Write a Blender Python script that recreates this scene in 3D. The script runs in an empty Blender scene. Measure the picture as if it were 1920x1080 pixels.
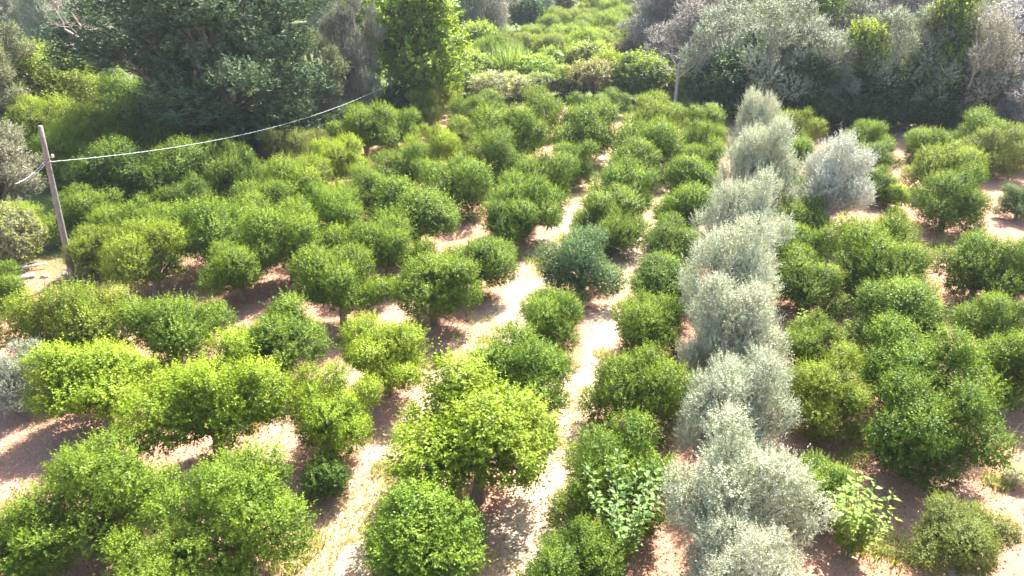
import bpy, math, random
import numpy as np

# ------------------------------------------------------------------ camera, sky, sun, exposure
scene = bpy.context.scene
COL = scene.collection
F_PX, CAM_H = 1480.0, 15.0                      # focal length in pixels of a 1920 wide frame, height of the viewpoint
TH = math.radians(24.6)                         # downward pitch
cam_d = bpy.data.cameras.new('camera')
cam_d.sensor_width = 36.0
cam_d.lens = 36.0 * F_PX / 1920.0
cam_d.clip_start, cam_d.clip_end = 0.5, 3000
cam = bpy.data.objects.new('camera', cam_d)
cam.location = (0, 0, CAM_H)
cam.rotation_euler = (math.pi / 2 - TH, 0, 0)
COL.objects.link(cam)
scene.camera = cam

SUN_AZ, SUN_EL = math.radians(28), math.radians(50)     # azimuth clockwise from +Y
world = bpy.data.worlds.new('World')
scene.world = world
world.use_nodes = True
wn = world.node_tree
sky = wn.nodes.new('ShaderNodeTexSky')
sky.sky_type = 'NISHITA'
sky.sun_disc = False
sky.sun_elevation = SUN_EL
sky.sun_rotation = SUN_AZ
sky.dust_density = 2.0
bg = wn.nodes['Background']
bg.inputs['Strength'].default_value = 0.115
wn.links.new(sky.outputs['Color'], bg.inputs['Color'])

sun_d = bpy.data.lights.new('sun', 'SUN')
sun_d.energy = 5.0
sun_d.angle = math.radians(0.5)
sun_d.color = (1.0, 0.95, 0.86)
sun = bpy.data.objects.new('sun', sun_d)
sun.rotation_euler = (math.pi / 2 - SUN_EL, 0, math.pi - SUN_AZ)
COL.objects.link(sun)

scene.view_settings.view_transform = 'Standard'
scene.view_settings.look = 'None'
scene.view_settings.exposure = 2.3
scene.view_settings.gamma = 1.0
scene.cycles.max_bounces = 6
scene.cycles.diffuse_bounces = 3
scene.cycles.glossy_bounces = 2
scene.cycles.transmission_bounces = 3
scene.cycles.use_denoising = True

# ------------------------------------------------------------------ where a thing of the photo stands on the ground
ROW_A = math.radians(16.8)                      # the orchard rows run this much clockwise of the view
CA, SA = math.cos(ROW_A), math.sin(ROW_A)
def uv_xy(u, v): return u * CA + v * SA, -u * SA + v * CA
def xy_uv(x, y): return x * CA - y * SA, x * SA + y * CA
def ray(px, py):
    a, b = (px - 960) / F_PX, (py - 540) / F_PX
    return a, math.cos(TH) - b * math.sin(TH), -math.sin(TH) - b * math.cos(TH)
def ground(px, py, z=0.0):
    r = ray(px, py)
    t = (z - CAM_H) / r[2]
    return r[0] * t, r[1] * t
def height_at(x, y, px, py):
    r = ray(px, py)
    return CAM_H + r[2] * (y / r[1])
def depth_of(x, y, z=0.0): return y * math.cos(TH) + (CAM_H - z) * math.sin(TH)
def crown_spot(px, ytop, w, hc=.86, vb=.80):    # crown of radius R, centre at hc*R, half height vb*R
    d = 30.0
    for _ in range(14):
        R = w / 2 * d / F_PX
        dep = math.atan2(CAM_H - R * hc, d)
        ext = math.hypot(R * math.sin(dep), R * vb * math.cos(dep)) * F_PX / d
        r = ray(px, ytop + ext)
        d = (R * hc - CAM_H) / r[2]
    return r[0] * d, r[1] * d, R

# ------------------------------------------------------------------ materials
def new_mat(name):
    m = bpy.data.materials.new(name)
    m.use_nodes = True
    nt = m.node_tree
    for n in list(nt.nodes): nt.nodes.remove(n)
    return m, nt, (lambda t, **k: node(nt, t, **k))
def node(nt, t, **k):
    n = nt.nodes.new(t)
    for a, b in k.items():
        if a == 'ins':
            for i, v in b.items():
                if isinstance(v, bpy.types.NodeSocket): nt.links.new(v, n.inputs[i])
                else: n.inputs[i].default_value = v
        else: setattr(n, a, b)
    return n
def mixc(N, f, a, b, mode='MIX'):
    n = N('ShaderNodeMix', data_type='RGBA', blend_type=mode)
    nt = n.id_data
    for i, v in ((0, f), (6, a), (7, b)):
        if isinstance(v, bpy.types.NodeSocket): nt.links.new(v, n.inputs[i])
        else: n.inputs[i].default_value = v
    return n.outputs[2]
def leaf_material(name, flush=(0.29, 0.40, 0.03, 1), rough=0.55, spec=0.22, trans=0.36, warm=(1.5, 1.3, .35, 1), lo=.55, hi=1.5):
    m, nt, N = new_mat(name)
    oi = N('ShaderNodeObjectInfo')
    av = N('ShaderNodeAttribute', attribute_name='leafvar')
    af = N('ShaderNodeAttribute', attribute_name='flush')
    mr = N('ShaderNodeMapRange', ins={0: av.outputs['Fac'], 3: lo, 4: hi})
    base = N('ShaderNodeVectorMath', operation='SCALE', ins={0: oi.outputs['Color'], 3: mr.outputs[0]})
    ff = N('ShaderNodeMath', operation='MULTIPLY', use_clamp=True, ins={0: af.outputs['Fac'], 1: oi.outputs['Alpha']})
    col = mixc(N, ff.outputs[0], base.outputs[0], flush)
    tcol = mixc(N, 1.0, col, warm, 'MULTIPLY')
    p = N('ShaderNodeBsdfPrincipled', ins={'Base Color': col, 'Roughness': rough})
    p.inputs['Specular IOR Level'].default_value = spec
    t = N('ShaderNodeBsdfTranslucent', ins={'Color': tcol})
    mx = N('ShaderNodeMixShader', ins={0: trans, 1: p.outputs[0], 2: t.outputs[0]})
    out = N('ShaderNodeOutputMaterial', ins={'Surface': mx.outputs[0]})
    return m
M_CITRUS = leaf_material('citrus_leaf')
M_BROAD = leaf_material('broad_leaf', flush=(.30, .42, .06, 1), trans=.45, rough=.5)
M_OLIVE = leaf_material('olive_leaf', flush=(.50, .51, .38, 1), trans=.2, rough=.5, warm=(1.05, 1.05, .8, 1), lo=.6, hi=1.35)
M_ASH = leaf_material('grey_wood_leaf', flush=(.45, .44, .38, 1), trans=.14, rough=.6, spec=.3, warm=(1.05, 1.0, .85, 1), lo=.55, hi=1.4)
M_CONIFER = leaf_material('conifer_spray', flush=(.20, .23, .11, 1), trans=.15, rough=.9, spec=.08, warm=(1.1, 1.1, .7, 1))
M_GRASS = leaf_material('grass_blade', flush=(.50, .42, .20, 1), trans=.4, rough=.6)

def bark_material(name, c1, c2, scale=9.0):
    m, nt, N = new_mat(name)
    tc = N('ShaderNodeTexCoord')
    mp = N('ShaderNodeMapping', ins={0: tc.outputs['Object'], 3: (1, 1, .22)})
    nz = N('ShaderNodeTexNoise', ins={'Vector': mp.outputs[0], 'Scale': scale, 'Detail': 6.0, 'Roughness': .65})
    rp = N('ShaderNodeMapRange', ins={0: nz.outputs[0], 1: .32, 2: .68})
    col = mixc(N, rp.outputs[0], c1, c2)
    bp = N('ShaderNodeBump', ins={'Height': nz.outputs[0], 'Strength': .6, 'Distance': .03})
    p = N('ShaderNodeBsdfPrincipled', ins={'Base Color': col, 'Roughness': .85, 'Normal': bp.outputs[0]})
    N('ShaderNodeOutputMaterial', ins={'Surface': p.outputs[0]})
    return m
M_BARK = bark_material('citrus_bark', (.11, .075, .055, 1), (.24, .18, .13, 1))
M_GREYBARK = bark_material('grey_bark', (.20, .17, .15, 1), (.40, .36, .32, 1))
M_DEADWOOD = bark_material('dead_wood', (.30, .20, .17, 1), (.46, .35, .31, 1))
M_POLE = bark_material('weathered_pole_wood', (.13, .105, .088, 1), (.25, .21, .175, 1), 14)
M_STEM = bark_material('green_stem', (.12, .14, .05, 1), (.20, .22, .09, 1))

def plain_material(name, c, rough=.5, noise=.15, scale=6.0, metal=0.0):
    m, nt, N = new_mat(name)
    tc = N('ShaderNodeTexCoord')
    nz = N('ShaderNodeTexNoise', ins={'Vector': tc.outputs['Object'], 'Scale': scale, 'Detail': 5.0})
    d = tuple(x * (1 - noise * 2) for x in c[:3]) + (1,)
    col = mixc(N, nz.outputs[0], d, c)
    bp = N('ShaderNodeBump', ins={'Height': nz.outputs[0], 'Strength': .3, 'Distance': .05})
    p = N('ShaderNodeBsdfPrincipled', ins={'Base Color': col, 'Roughness': rough, 'Metallic': metal, 'Normal': bp.outputs[0]})
    N('ShaderNodeOutputMaterial', ins={'Surface': p.outputs[0]})
    return m

def ground_material():
    m, nt, N = new_mat('red_soil')
    tc = N('ShaderNodeTexCoord')
    obj = tc.outputs['Object']
    rot = N('ShaderNodeVectorRotate', rotation_type='Z_AXIS', ins={'Vector': obj, 'Angle': ROW_A})
    sp = N('ShaderNodeSeparateXYZ', ins={0: rot.outputs[0]})
    n1 = N('ShaderNodeTexNoise', ins={'Vector': obj, 'Scale': .55, 'Detail': 6.0, 'Roughness': .6})
    n2 = N('ShaderNodeTexNoise', ins={'Vector': obj, 'Scale': 4.5, 'Detail': 8.0, 'Roughness': .72})
    n3 = N('ShaderNodeTexNoise', ins={'Vector': obj, 'Scale': 26.0, 'Detail': 5.0, 'Roughness': .7})
    soil = mixc(N, n2.outputs[0], (.23, .098, .062, 1), (.43, .245, .165, 1))
    spk = N('ShaderNodeMapRange', ins={0: n3.outputs[0], 1: .52, 2: .66})
    soil = mixc(N, spk.outputs[0], soil, (.48, .34, .25, 1))
    # dry straw lying on the wide track (u about -8.7) and along the narrower ones
    def lane(u0, w, soft):
        a = N('ShaderNodeMath', operation='SUBTRACT', ins={0: sp.outputs[0], 1: u0})
        w1 = N('ShaderNodeMath', operation='MULTIPLY_ADD', ins={0: n1.outputs[0], 1: 3.2, 2: -1.6})
        a2 = N('ShaderNodeMath', operation='ADD', ins={0: a.outputs[0], 1: w1.outputs[0]})
        b = N('ShaderNodeMath', operation='ABSOLUTE', ins={0: a2.outputs[0]})
        return N('ShaderNodeMapRange', ins={0: b.outputs[0], 1: w, 2: w + soft, 3: 1.0, 4: 0.0}).outputs[0]
    l1, l2, l3 = lane(-8.7, .75, .9), lane(-4.5, .45, .8), lane(-13.0, .3, 1.0)
    mxl = N('ShaderNodeMath', operation='MAXIMUM', ins={0: l1, 1: l2})
    l3b = N('ShaderNodeMath', operation='MULTIPLY', ins={0: l3, 1: .6})
    mxl = N('ShaderNodeMath', operation='MAXIMUM', ins={0: mxl.outputs[0], 1: l3b.outputs[0]})
    thr = N('ShaderNodeMapRange', ins={0: n2.outputs[0], 1: .36, 2: .56})
    lf = N('ShaderNodeMath', operation='MULTIPLY', ins={0: mxl.outputs[0], 1: thr.outputs[0]})
    straw = mixc(N, n3.outputs[0], (.38, .29, .19, 1), (.58, .49, .35, 1))
    col = mixc(N, lf.outputs[0], soil, straw)
    # a few green patches of short weeds
    g = N('ShaderNodeMapRange', ins={0: n1.outputs[0], 1: .60, 2: .72})
    gs = N('ShaderNodeMath', operation='MULTIPLY', ins={0: g.outputs[0], 1: spk.outputs[0]})
    col = mixc(N, gs.outputs[0], col, (.20, .21, .06, 1))
    # beyond the orchard the ground is overgrown
    edge = N('ShaderNodeMath', operation='MULTIPLY_ADD', ins={0: n1.outputs[0], 1: 9.0, 2: -26.0})
    edge = N('ShaderNodeMath', operation='SUBTRACT', ins={0: edge.outputs[0], 1: sp.outputs[0]})
    wl = N('ShaderNodeMapRange', ins={0: edge.outputs[0], 1: 3.0, 2: 6.0})
    wl2 = N('ShaderNodeMapRange', ins={0: sp.outputs[1], 1: 24.0, 2: 29.0})
    wl = N('ShaderNodeMath', operation='MULTIPLY', ins={0: wl.outputs[0], 1: wl2.outputs[0]})
    far = N('ShaderNodeMapRange', ins={0: sp.outputs[1], 1: 66.0, 2: 74.0})
    far = N('ShaderNodeMath', operation='MAXIMUM', ins={0: far.outputs[0], 1: wl.outputs[0]})
    col = mixc(N, far.outputs[0], col, (.085, .11, .03, 1))
    bp = N('ShaderNodeBump', ins={'Height': n2.outputs[0], 'Strength': .8, 'Distance': .10})
    bp2 = N('ShaderNodeBump', ins={'Height': n3.outputs[0], 'Strength': .7, 'Distance': .03, 'Normal': bp.outputs[0]})
    p = N('ShaderNodeBsdfPrincipled', ins={'Base Color': col, 'Roughness': .95, 'Normal': bp2.outputs[0]})
    p.inputs['Specular IOR Level'].default_value = .15
    N('ShaderNodeOutputMaterial', ins={'Surface': p.outputs[0]})
    return m

# ------------------------------------------------------------------ mesh helpers
def mesh_from(name, V, Fc, mat, var=None, flush=None, smooth=False):
    me = bpy.data.meshes.new(name)
    V = np.asarray(V, dtype=np.float32)
    Fc = np.asarray(Fc, dtype=np.int32)
    n, k = Fc.shape
    me.vertices.add(len(V)); me.vertices.foreach_set('co', V.ravel())
    me.loops.add(n * k); me.loops.foreach_set('vertex_index', Fc.ravel())
    me.polygons.add(n)
    me.polygons.foreach_set('loop_start', np.arange(0, n * k, k, dtype=np.int32))
    me.polygons.foreach_set('loop_total', np.full(n, k, dtype=np.int32))
    if smooth: me.polygons.foreach_set('use_smooth', np.ones(n, dtype=bool))
    for nm, a in (('leafvar', var), ('flush', flush)):
        if a is not None:
            at = me.attributes.new(nm, 'FLOAT', 'POINT')
            at.data.foreach_set('value', np.asarray(a, dtype=np.float32))
    me.materials.append(mat)
    me.update(calc_edges=True)
    return me
def unit(a):
    return a / np.maximum(np.linalg.norm(a, axis=-1, keepdims=True), 1e-9)
def leaf_quads(P, A, Nn, L, W, fold=.18, droop=.12):
    S = unit(np.cross(A, Nn)); N2 = np.cross(S, A)
    L = np.asarray(L)[:, None]; W = np.asarray(W)[:, None]
    mid = P + A * L * .45
    v = np.stack([P, mid + S * W * .5 + N2 * W * fold, P + A * L - N2 * L * droop, mid - S * W * .5 + N2 * W * fold], 1)
    n = len(P)
    f = np.arange(n * 4).reshape(n, 4)
    return v.reshape(-1, 3), f
class Tubes:
    def __init__(self): self.v, self.f, self.n = [], [], 0
    def add(self, pts, rad, sides=6, cap=True):
        pts = np.asarray(pts, float); m = len(pts)
        d = np.gradient(pts, axis=0); d = unit(d)
        ref = np.array([.31, .95, .02]) if abs(d[0][2]) > .5 else np.array([0, 0, 1.0])
        s = unit(np.cross(d, ref)); t = np.cross(d, s)
        a = np.arange(sides) * 2 * math.pi / sides
        r = np.asarray(rad, float)[:, None, None]
        ring = pts[:, None, :] + r * (np.cos(a)[None, :, None] * s[:, None, :] + np.sin(a)[None, :, None] * t[:, None, :])
        self.v.append(ring.reshape(-1, 3))
        for i in range(m - 1):
            for j in range(sides):
                k = (j + 1) % sides
                self.f.append((self.n + i * sides + j, self.n + i * sides + k, self.n + (i + 1) * sides + k, self.n + (i + 1) * sides + j))
        self.n += m * sides
        if cap:                                  # close both ends
            for row, e in ((0, pts[0]), (m - 1, pts[-1])):
                self.v.append(np.array([e])); c = self.n; self.n += 1
                b = c - 1 - m * sides + row * sides if row else c - m * sides
                b = (c - m * sides - (1 if row else 0)) + row * sides
                for j in range(sides):
                    self.f.append((b + j, b + (j + 1) % sides, c, c))
        return self
    def mesh(self, name, mat):
        V = np.concatenate(self.v)
        me = bpy.data.meshes.new(name)
        me.from_pydata([tuple(x) for x in V], [], [tuple(dict.fromkeys(f)) for f in self.f])
        for p in me.polygons: p.use_smooth = True
        me.materials.append(mat); me.update()
        return me
def bend(p0, p1, k, rng, wob=.08):               # a slightly crooked path
    p0, p1 = np.asarray(p0, float), np.asarray(p1, float)
    L = np.linalg.norm(p1 - p0)
    t = np.linspace(0, 1, k)[:, None]
    pts = p0 + (p1 - p0) * t
    off = rng.normal(size=(k, 3)) * L * wob
    off[0] = 0
    pts = pts + off * t * (1.2 - t)
    return pts

# ------------------------------------------------------------------ crowns: leafy shoots spread over a union of lobes
def make_lobes(rng, n, R, hz, spread=(.42, .68), rad=(.34, .50), el=(-.25, 1.25), zc=.0, core=.62):
    L = [(0, 0, zc, R * core)]
    for i in range(n):
        az = 2 * math.pi * (i * .618 + rng.uniform(-.11, .11))
        e = el[0] + (el[1] - el[0]) * ((i + .5) / n) ** 1.1
        d = R * rng.uniform(*spread)
        L.append((d * math.cos(az) * math.cos(e), d * math.sin(az) * math.cos(e), zc + d * math.sin(e), R * rng.uniform(*rad)))
    a = np.array(L); a[:, 2] *= hz; 
    return a
def crown_mesh(name, mat, seed, lobes, z0, shoots, per, shoot_len, leaf, zmin, up=.55, rnd=.55, flat=.9, depth=.35,
               holes=.0, flushtop=True, inner=.18, droop=.12, fold=.18, leafdev=.85, hz=.85, outw=.9, nR=None, nTop=None):
    rng = np.random.default_rng(seed)
    C, Rr = lobes[:, :3] + np.array([0, 0, z0]), lobes[:, 3]
    n = int(shoots * 2.6)
    w = Rr ** 2; idx = rng.choice(len(Rr), n, p=w / w.sum())
    d = unit(rng.normal(size=(n, 3)))
    dep = depth * rng.random(n) ** 2
    deep = rng.random(n) < inner
    dep[deep] = rng.uniform(depth, .9, deep.sum())
    sc = np.array([1, 1, hz])
    p = C[idx] + d * sc * (Rr[idx] * (1 - dep))[:, None]
    q = (p[:, None, :] - C[None]) / (Rr[None, :, None] * sc)
    ins = (np.linalg.norm(q, axis=2) < .80)
    ins[np.arange(n), idx] = False
    keep = (~ins.any(1)) | deep
    keep &= p[:, 2] > zmin + rng.normal(size=n) * .12
    ph = rng.uniform(0, 6.28, 6); fr = 2.2 / Rr[1:].mean()
    g = (np.sin(p[:, 0] * fr + ph[0]) * np.sin(p[:, 1] * fr + ph[1]) + np.sin(p[:, 2] * fr * 1.3 + ph[2]) * np.sin((p[:, 0] + p[:, 1]) * fr * .7 + ph[3]))
    keep &= g > -2 + holes
    p, d, deep, g = p[keep][:shoots], d[keep][:shoots], deep[keep][:shoots], g[keep][:shoots]
    n = len(p)
    ax = unit(d * .75 + np.array([0, 0, up]) + rng.normal(size=(n, 3)) * rnd * .6)
    ln = shoot_len * rng.uniform(.55, 1.35, n) * np.where(rng.random(n) < .10, 1.8, 1)
    t = (np.arange(per) + .5) / per
    P = p[:, None] + ax[:, None] * (ln[:, None] * t[None])[..., None]
    az = rng.uniform(0, 6.28, (n, 1)) + np.arange(per)[None] * 2.4
    ref = unit(np.cross(ax, unit(rng.normal(size=(n, 3))))); ref2 = np.cross(ax, ref)
    side = np.cos(az)[..., None] * ref[:, None] + np.sin(az)[..., None] * ref2[:, None]
    A = unit(side * leafdev + ax[:, None] * (.35 + .6 * t[None, :, None]) + rng.normal(size=(n, per, 3)) * .3)
    Nn = unit(ax[:, None] * .3 + np.array([0, 0, flat]) + d[:, None] * outw + rng.normal(size=(n, per, 3)) * rnd)
    m = n * per
    sz = rng.uniform(.7, 1.25, (n, per)) * (1.05 - .3 * t[None])
    v, f = leaf_quads(P.reshape(m, 3), A.reshape(m, 3), Nn.reshape(m, 3), (leaf[0] * sz).ravel(), (leaf[1] * sz).ravel(), fold, droop)
    var = np.clip(.5 + rng.normal(size=(n, 1)) * .17 + rng.normal(size=(n, per)) * .12, 0, 1)
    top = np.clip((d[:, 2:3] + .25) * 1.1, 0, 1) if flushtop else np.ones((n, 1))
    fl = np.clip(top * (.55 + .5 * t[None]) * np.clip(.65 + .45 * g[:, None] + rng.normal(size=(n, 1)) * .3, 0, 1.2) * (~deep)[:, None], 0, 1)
    if nR:                                       # bring the finished crown to its nominal radius and height
        mid = (np.percentile(v[:, :2], 2, axis=0) + np.percentile(v[:, :2], 98, axis=0)) / 2
        v[:, :2] -= mid; lobes[:, :2] -= mid
        k = nR / np.percentile(np.hypot(v[:, 0], v[:, 1]), 97)
        kz = nTop / np.percentile(v[:, 2], 99.6)
        v = v * np.array([k, k, kz]); lobes[:, :2] *= k; lobes[:, 2] = (lobes[:, 2] + z0) * kz - z0
    return mesh_from(name, v, f, mat, np.repeat(var.ravel(), 4), np.repeat(fl.ravel(), 4))
def trunk_mesh(name, mat, seed, lobes, z0, fork, r0, lean=.1, sides=8, reach=.85):
    rng = np.random.default_rng(seed)
    T = Tubes()
    top = np.array([rng.uniform(-lean, lean), rng.uniform(-lean, lean), fork])
    k = 6
    pts = bend((0, 0, -.15), top, k, rng, .03)
    rr = r0 * np.array([1.45, 1.12, 1.0, .95, .92, 1.0])
    T.add(pts, rr, sides)
    for c in lobes[1:]:
        tip = np.array([c[0], c[1], c[2] + z0]) * np.array([reach, reach, 1])
        if tip[2] < fork + .1: tip[2] = fork + .25
        mid = top + (tip - top) * rng.uniform(.4, .6) + np.array([0, 0, -.08])
        p = np.concatenate([bend(top - [0, 0, .05], mid, 4, rng, .06), bend(mid, tip, 4, rng, .06)[1:]])
        T.add(p, np.linspace(r0 * .55, r0 * .10, len(p)), 5, False)
        for _ in range(2):
            e = tip + rng.normal(size=3) * c[3] * .45
            T.add(bend(mid, e, 4, rng, .08), np.linspace(r0 * .25, r0 * .06, 4), 4, False)
    return T.mesh(name, mat)

# ------------------------------------------------------------------ the objects: names, labels, groups
def tag(o, label, cat, group=None, kind=None):
    o['label'] = label; o['category'] = cat
    if group: o['group'] = group
    if kind: o['kind'] = kind
    return o
def struct(name, me):
    o = bpy.data.objects.new(name, me); COL.objects.link(o); o['kind'] = 'structure'
    return o
def part(name, me, parent, color=None):
    o = bpy.data.objects.new(name, me); COL.objects.link(o); o.parent = parent
    if color: o.color = color
    return o
def thing(name, label, cat, loc, rz=0.0, sc=(1, 1, 1), group=None):
    o = bpy.data.objects.new(name, None); COL.objects.link(o)
    o.empty_display_size = .3
    o.location = loc; o.rotation_euler = (0, 0, rz); o.scale = sc
    return tag(o, label, cat, group)
R_ = random.Random(11)
def jit(c, a=.12, alpha=None):
    k = 1 + R_.uniform(-a, a)
    return (c[0] * k * (1 + R_.uniform(-a, a) * .6), c[1] * k, c[2] * k * (1 + R_.uniform(-a, a) * .6), c[3] if alpha is None else alpha)

# ------------------------------------------------------------------ thin haze, added mostly in place of lens veil over the dark parts
def haze():
    m, nt, N = new_mat('haze_air')
    v = N('ShaderNodeVolumePrincipled', ins={'Color': (.86, .92, 1, 1), 'Density': HAZE})
    N('ShaderNodeOutputMaterial', ins={'Volume': v.outputs[0]})
    x0, x1, y0, y1, z0, z1 = -730, 740, -240, 1080, -1.2, 24
    V = [(x, y, z) for z in (z0, z1) for y in (y0, y1) for x in (x0, x1)]
    Fc = [(0, 2, 3, 1), (4, 5, 7, 6), (0, 1, 5, 4), (2, 6, 7, 3), (0, 4, 6, 2), (1, 3, 7, 5)]
    o = bpy.data.objects.new('haze', mesh_from('haze', V, Fc, m)); COL.objects.link(o)
    tag(o, 'thin pale haze over the whole orchard, added mostly as lens veil', 'haze', None, 'stuff')
HAZE = .00022
haze()

# ------------------------------------------------------------------ ground
def ground_mesh():
    def axis(a, b, step, far):
        core = np.arange(a, b + .01, step)
        out = np.array([3, 8, 18, 40, 90, 200, far])
        return np.concatenate([a - out[::-1], core, b + out])
    xs, ys = axis(-48, 52, .5, 700), axis(4, 84, .5, 900)
    X, Y = np.meshgrid(xs, ys, indexing='ij')
    Z = .035 * np.sin(X * 1.9 + 1.3 * np.sin(Y * .7)) * np.sin(Y * 1.6 + X * .4) + .03 * np.sin(X * .43 + 2) * np.sin(Y * .51)
    rng = np.random.default_rng(5)
    Z += rng.normal(size=Z.shape) * .012
    Z = np.where((X < -48) | (X > 52) | (Y < 4) | (Y > 84), 0, Z)
    nx, ny = len(xs), len(ys)
    V = np.stack([X, Y, Z], -1).reshape(-1, 3)
    i, j = np.meshgrid(np.arange(nx - 1), np.arange(ny - 1), indexing='ij')
    a = (i * ny + j).ravel()
    Fc = np.stack([a, a + ny, a + ny + 1, a + 1], 1)
    return mesh_from('ground', V, Fc, ground_material(), smooth=True)
struct('ground', ground_mesh())

# ------------------------------------------------------------------ citrus trees of the orchard
CIT = []                                        # (crown mesh, trunk mesh), built for a radius of 1.8 m
R0 = 1.8
for s in range(12):
    rng = np.random.default_rng(100 + s)
    raised = s in (6, 7, 8)
    zm = .1 + (1.1 if raised else .7 if s > 8 else .08)
    lob = make_lobes(rng, 13 if not raised else 11, R0, .9, spread=(.40, 1.0), rad=(.20, .44), el=(-.6 if s > 5 else -1.0, 1.3), core=rng.uniform(.48, .60))
    lob[1:, 0] += R0 * rng.uniform(-.16, .16); lob[1:, 1] += R0 * rng.uniform(-.16, .16)
    z0 = R0 * .9
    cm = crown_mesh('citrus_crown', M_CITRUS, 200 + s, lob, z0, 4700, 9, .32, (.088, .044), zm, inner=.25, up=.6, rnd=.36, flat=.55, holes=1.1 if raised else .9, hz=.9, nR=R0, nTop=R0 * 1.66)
    tm = trunk_mesh('citrus_trunk', M_BARK, 300 + s, lob, z0, .9 if raised else .6, .15)
    CIT.append((cm, tm))
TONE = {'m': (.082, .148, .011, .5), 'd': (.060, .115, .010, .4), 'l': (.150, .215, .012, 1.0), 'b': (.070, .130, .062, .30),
        'y': (.125, .172, .016, .6), 'g': (.092, .158, .012, .5), 'o': (.12, .14, .035, .35)}
TWORD = {'m': 'mid green', 'd': 'dark green', 'l': 'bright lime green', 'b': 'bluish dark green', 'y': 'yellowish green', 'g': 'fresh green', 'o': 'pale olive green'}
ORD = 'first second third fourth fifth sixth seventh eighth ninth tenth eleventh twelfth thirteenth fourteenth fifteenth'.split()
def citrus(px, yt, w, tone, label, shape=None, rz=None):
    x, y, R = crown_spot(px, yt, w)
    s = R / R0 * (.94 if 'right of the shaded' in label else 1.05 if y < 32 else 1.12)
    k = R_.randrange(6) if shape is None else R_.choice((9, 10, 11, 6, 8)) if shape < 0 else shape
    t = thing('citrus_tree', label, 'citrus tree', (x, y, 0), R_.uniform(0, 6.28) if rz is None else rz,
              (s * R_.uniform(.93, 1.10), s * R_.uniform(.93, 1.10), s * R_.uniform(.90, 1.06)), 'citrus trees planted in the orchard rows')
    part('trunk', CIT[k][1], t)
    part('crown', CIT[k][0], t, jit(TONE[tone]))
    return t
# every row from its near end: pixel of the crown's middle, pixel of its top, width, tone, (shape)
ROWS = {
 'row between the two pale tracks': [
   (795,912,235,'g'),(893,702,300,'l',6),(975,628,185,'m'),(1033,540,138,'m'),(1088,430,155,'b'),(1130,390,110,'g'),(1155,350,135,'m'),
   (1175,312,120,'m'),(1192,265,115,'m'),(1215,233,115,'m'),(1222,186,95,'y'),(1270,197,45,'m')],
 'row left of the silver olives': [
   (1090,985,240,'d'),(1150,800,220,'m'),(1195,660,185,'m'),(1215,545,160,'m'),(1245,475,140,'d'),(1262,415,112,'d'),(1285,350,122,'m'),
   (1300,303,105,'m'),(1312,275,95,'m'),(1320,240,95,'m'),(1325,208,85,'m')],
 'row right of the silver olives': [
   (1535,845,150,'g'),(1538,664,178,'y'),(1522,582,160,'m'),(1512,474,135,'m'),(1502,420,115,'m'),(1495,372,105,'m'),(1490,325,90,'d'),
   (1487,265,85,'m'),(1492,208,85,'y')],
 'first row right of the shaded track': [
   (1755,695,268,'d'),(1733,590,245,'m'),(1685,500,195,'m'),(1660,425,190,'m'),(1650,375,185,'m'),(1650,315,80,'d'),(1638,255,95,'d'),(1632,222,95,'m')],
 'second row right of the shaded track': [
   (1915,605,190,'m'),(1885,530,170,'m'),(1835,430,165,'m'),(1778,300,160,'d'),(1772,258,130,'y'),(1735,225,95,'m')],
 'outermost row at the right': [
   (1905,455,130,'d'),(1912,355,70,'b'),(1870,240,110,'o'),(1838,213,110,'m'),(1915,250,80,'m')],
 'first row left of the wide track': [
   (290,1005,230,'g'),(455,850,275,'g'),(615,700,205,'l'),(725,605,172,'l',8),(813,480,163,'g',6),(890,440,140,'g'),(953,370,115,'m'),
   (985,338,130,'m'),(1015,295,115,'m'),(1070,265,98,'m'),(1095,205,125,'m'),(1110,177,85,'d'),(1155,172,55,'d')],
 'second row left of the wide track': [
   (45,965,170,'g'),(198,800,280,'g',10),(400,655,275,'l',7),(525,572,180,'g'),(640,470,175,'g'),(728,425,135,'m'),(778,355,155,'m'),
   (850,297,130,'m'),(928,250,112,'m'),(958,212,125,'m'),(1008,180,95,'m')],
 'third row left of the wide track': [
   (185,625,220,'l',6),(322,538,190,'g'),(448,443,150,'g'),(545,395,165,'g'),(625,358,135,'m'),(700,313,130,'m'),(758,275,115,'m'),
   (812,245,85,'l'),(862,230,70,'y'),(880,190,85,'m'),(918,170,60,'m')],
 'fourth row left of the wide track': [
   (130,530,205,'y'),(282,432,150,'y'),(392,380,160,'g'),(490,343,140,'m'),(575,310,140,'y'),(630,272,110,'l'),(685,212,115,'m'),
   (740,210,85,'m'),(800,175,70,'y'),(830,150,65,'y')],
 'outermost row at the left': [
   (5,505,90,'g'),(188,430,105,'y'),(250,373,135,'g'),(355,330,110,'d')],
}
for row, L in ROWS.items():
    n = len(L)
    for i, a in enumerate(L):
        if 'left of the wide' in row and len(a) == 4 and i < 7: a = a + (-1,)
        pos = 'nearest' if i == 0 else 'farthest' if i == n - 1 else ORD[i] + ' from near end'
        citrus(*a[:3], a[3], '%s citrus, %s, %s' % (TWORD[a[3]], pos, row), *(a[4:5]))
citrus(1800, 930, 190, 'o', 'small loose olive green citrus standing alone before the broad dark tree', 8)

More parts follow.
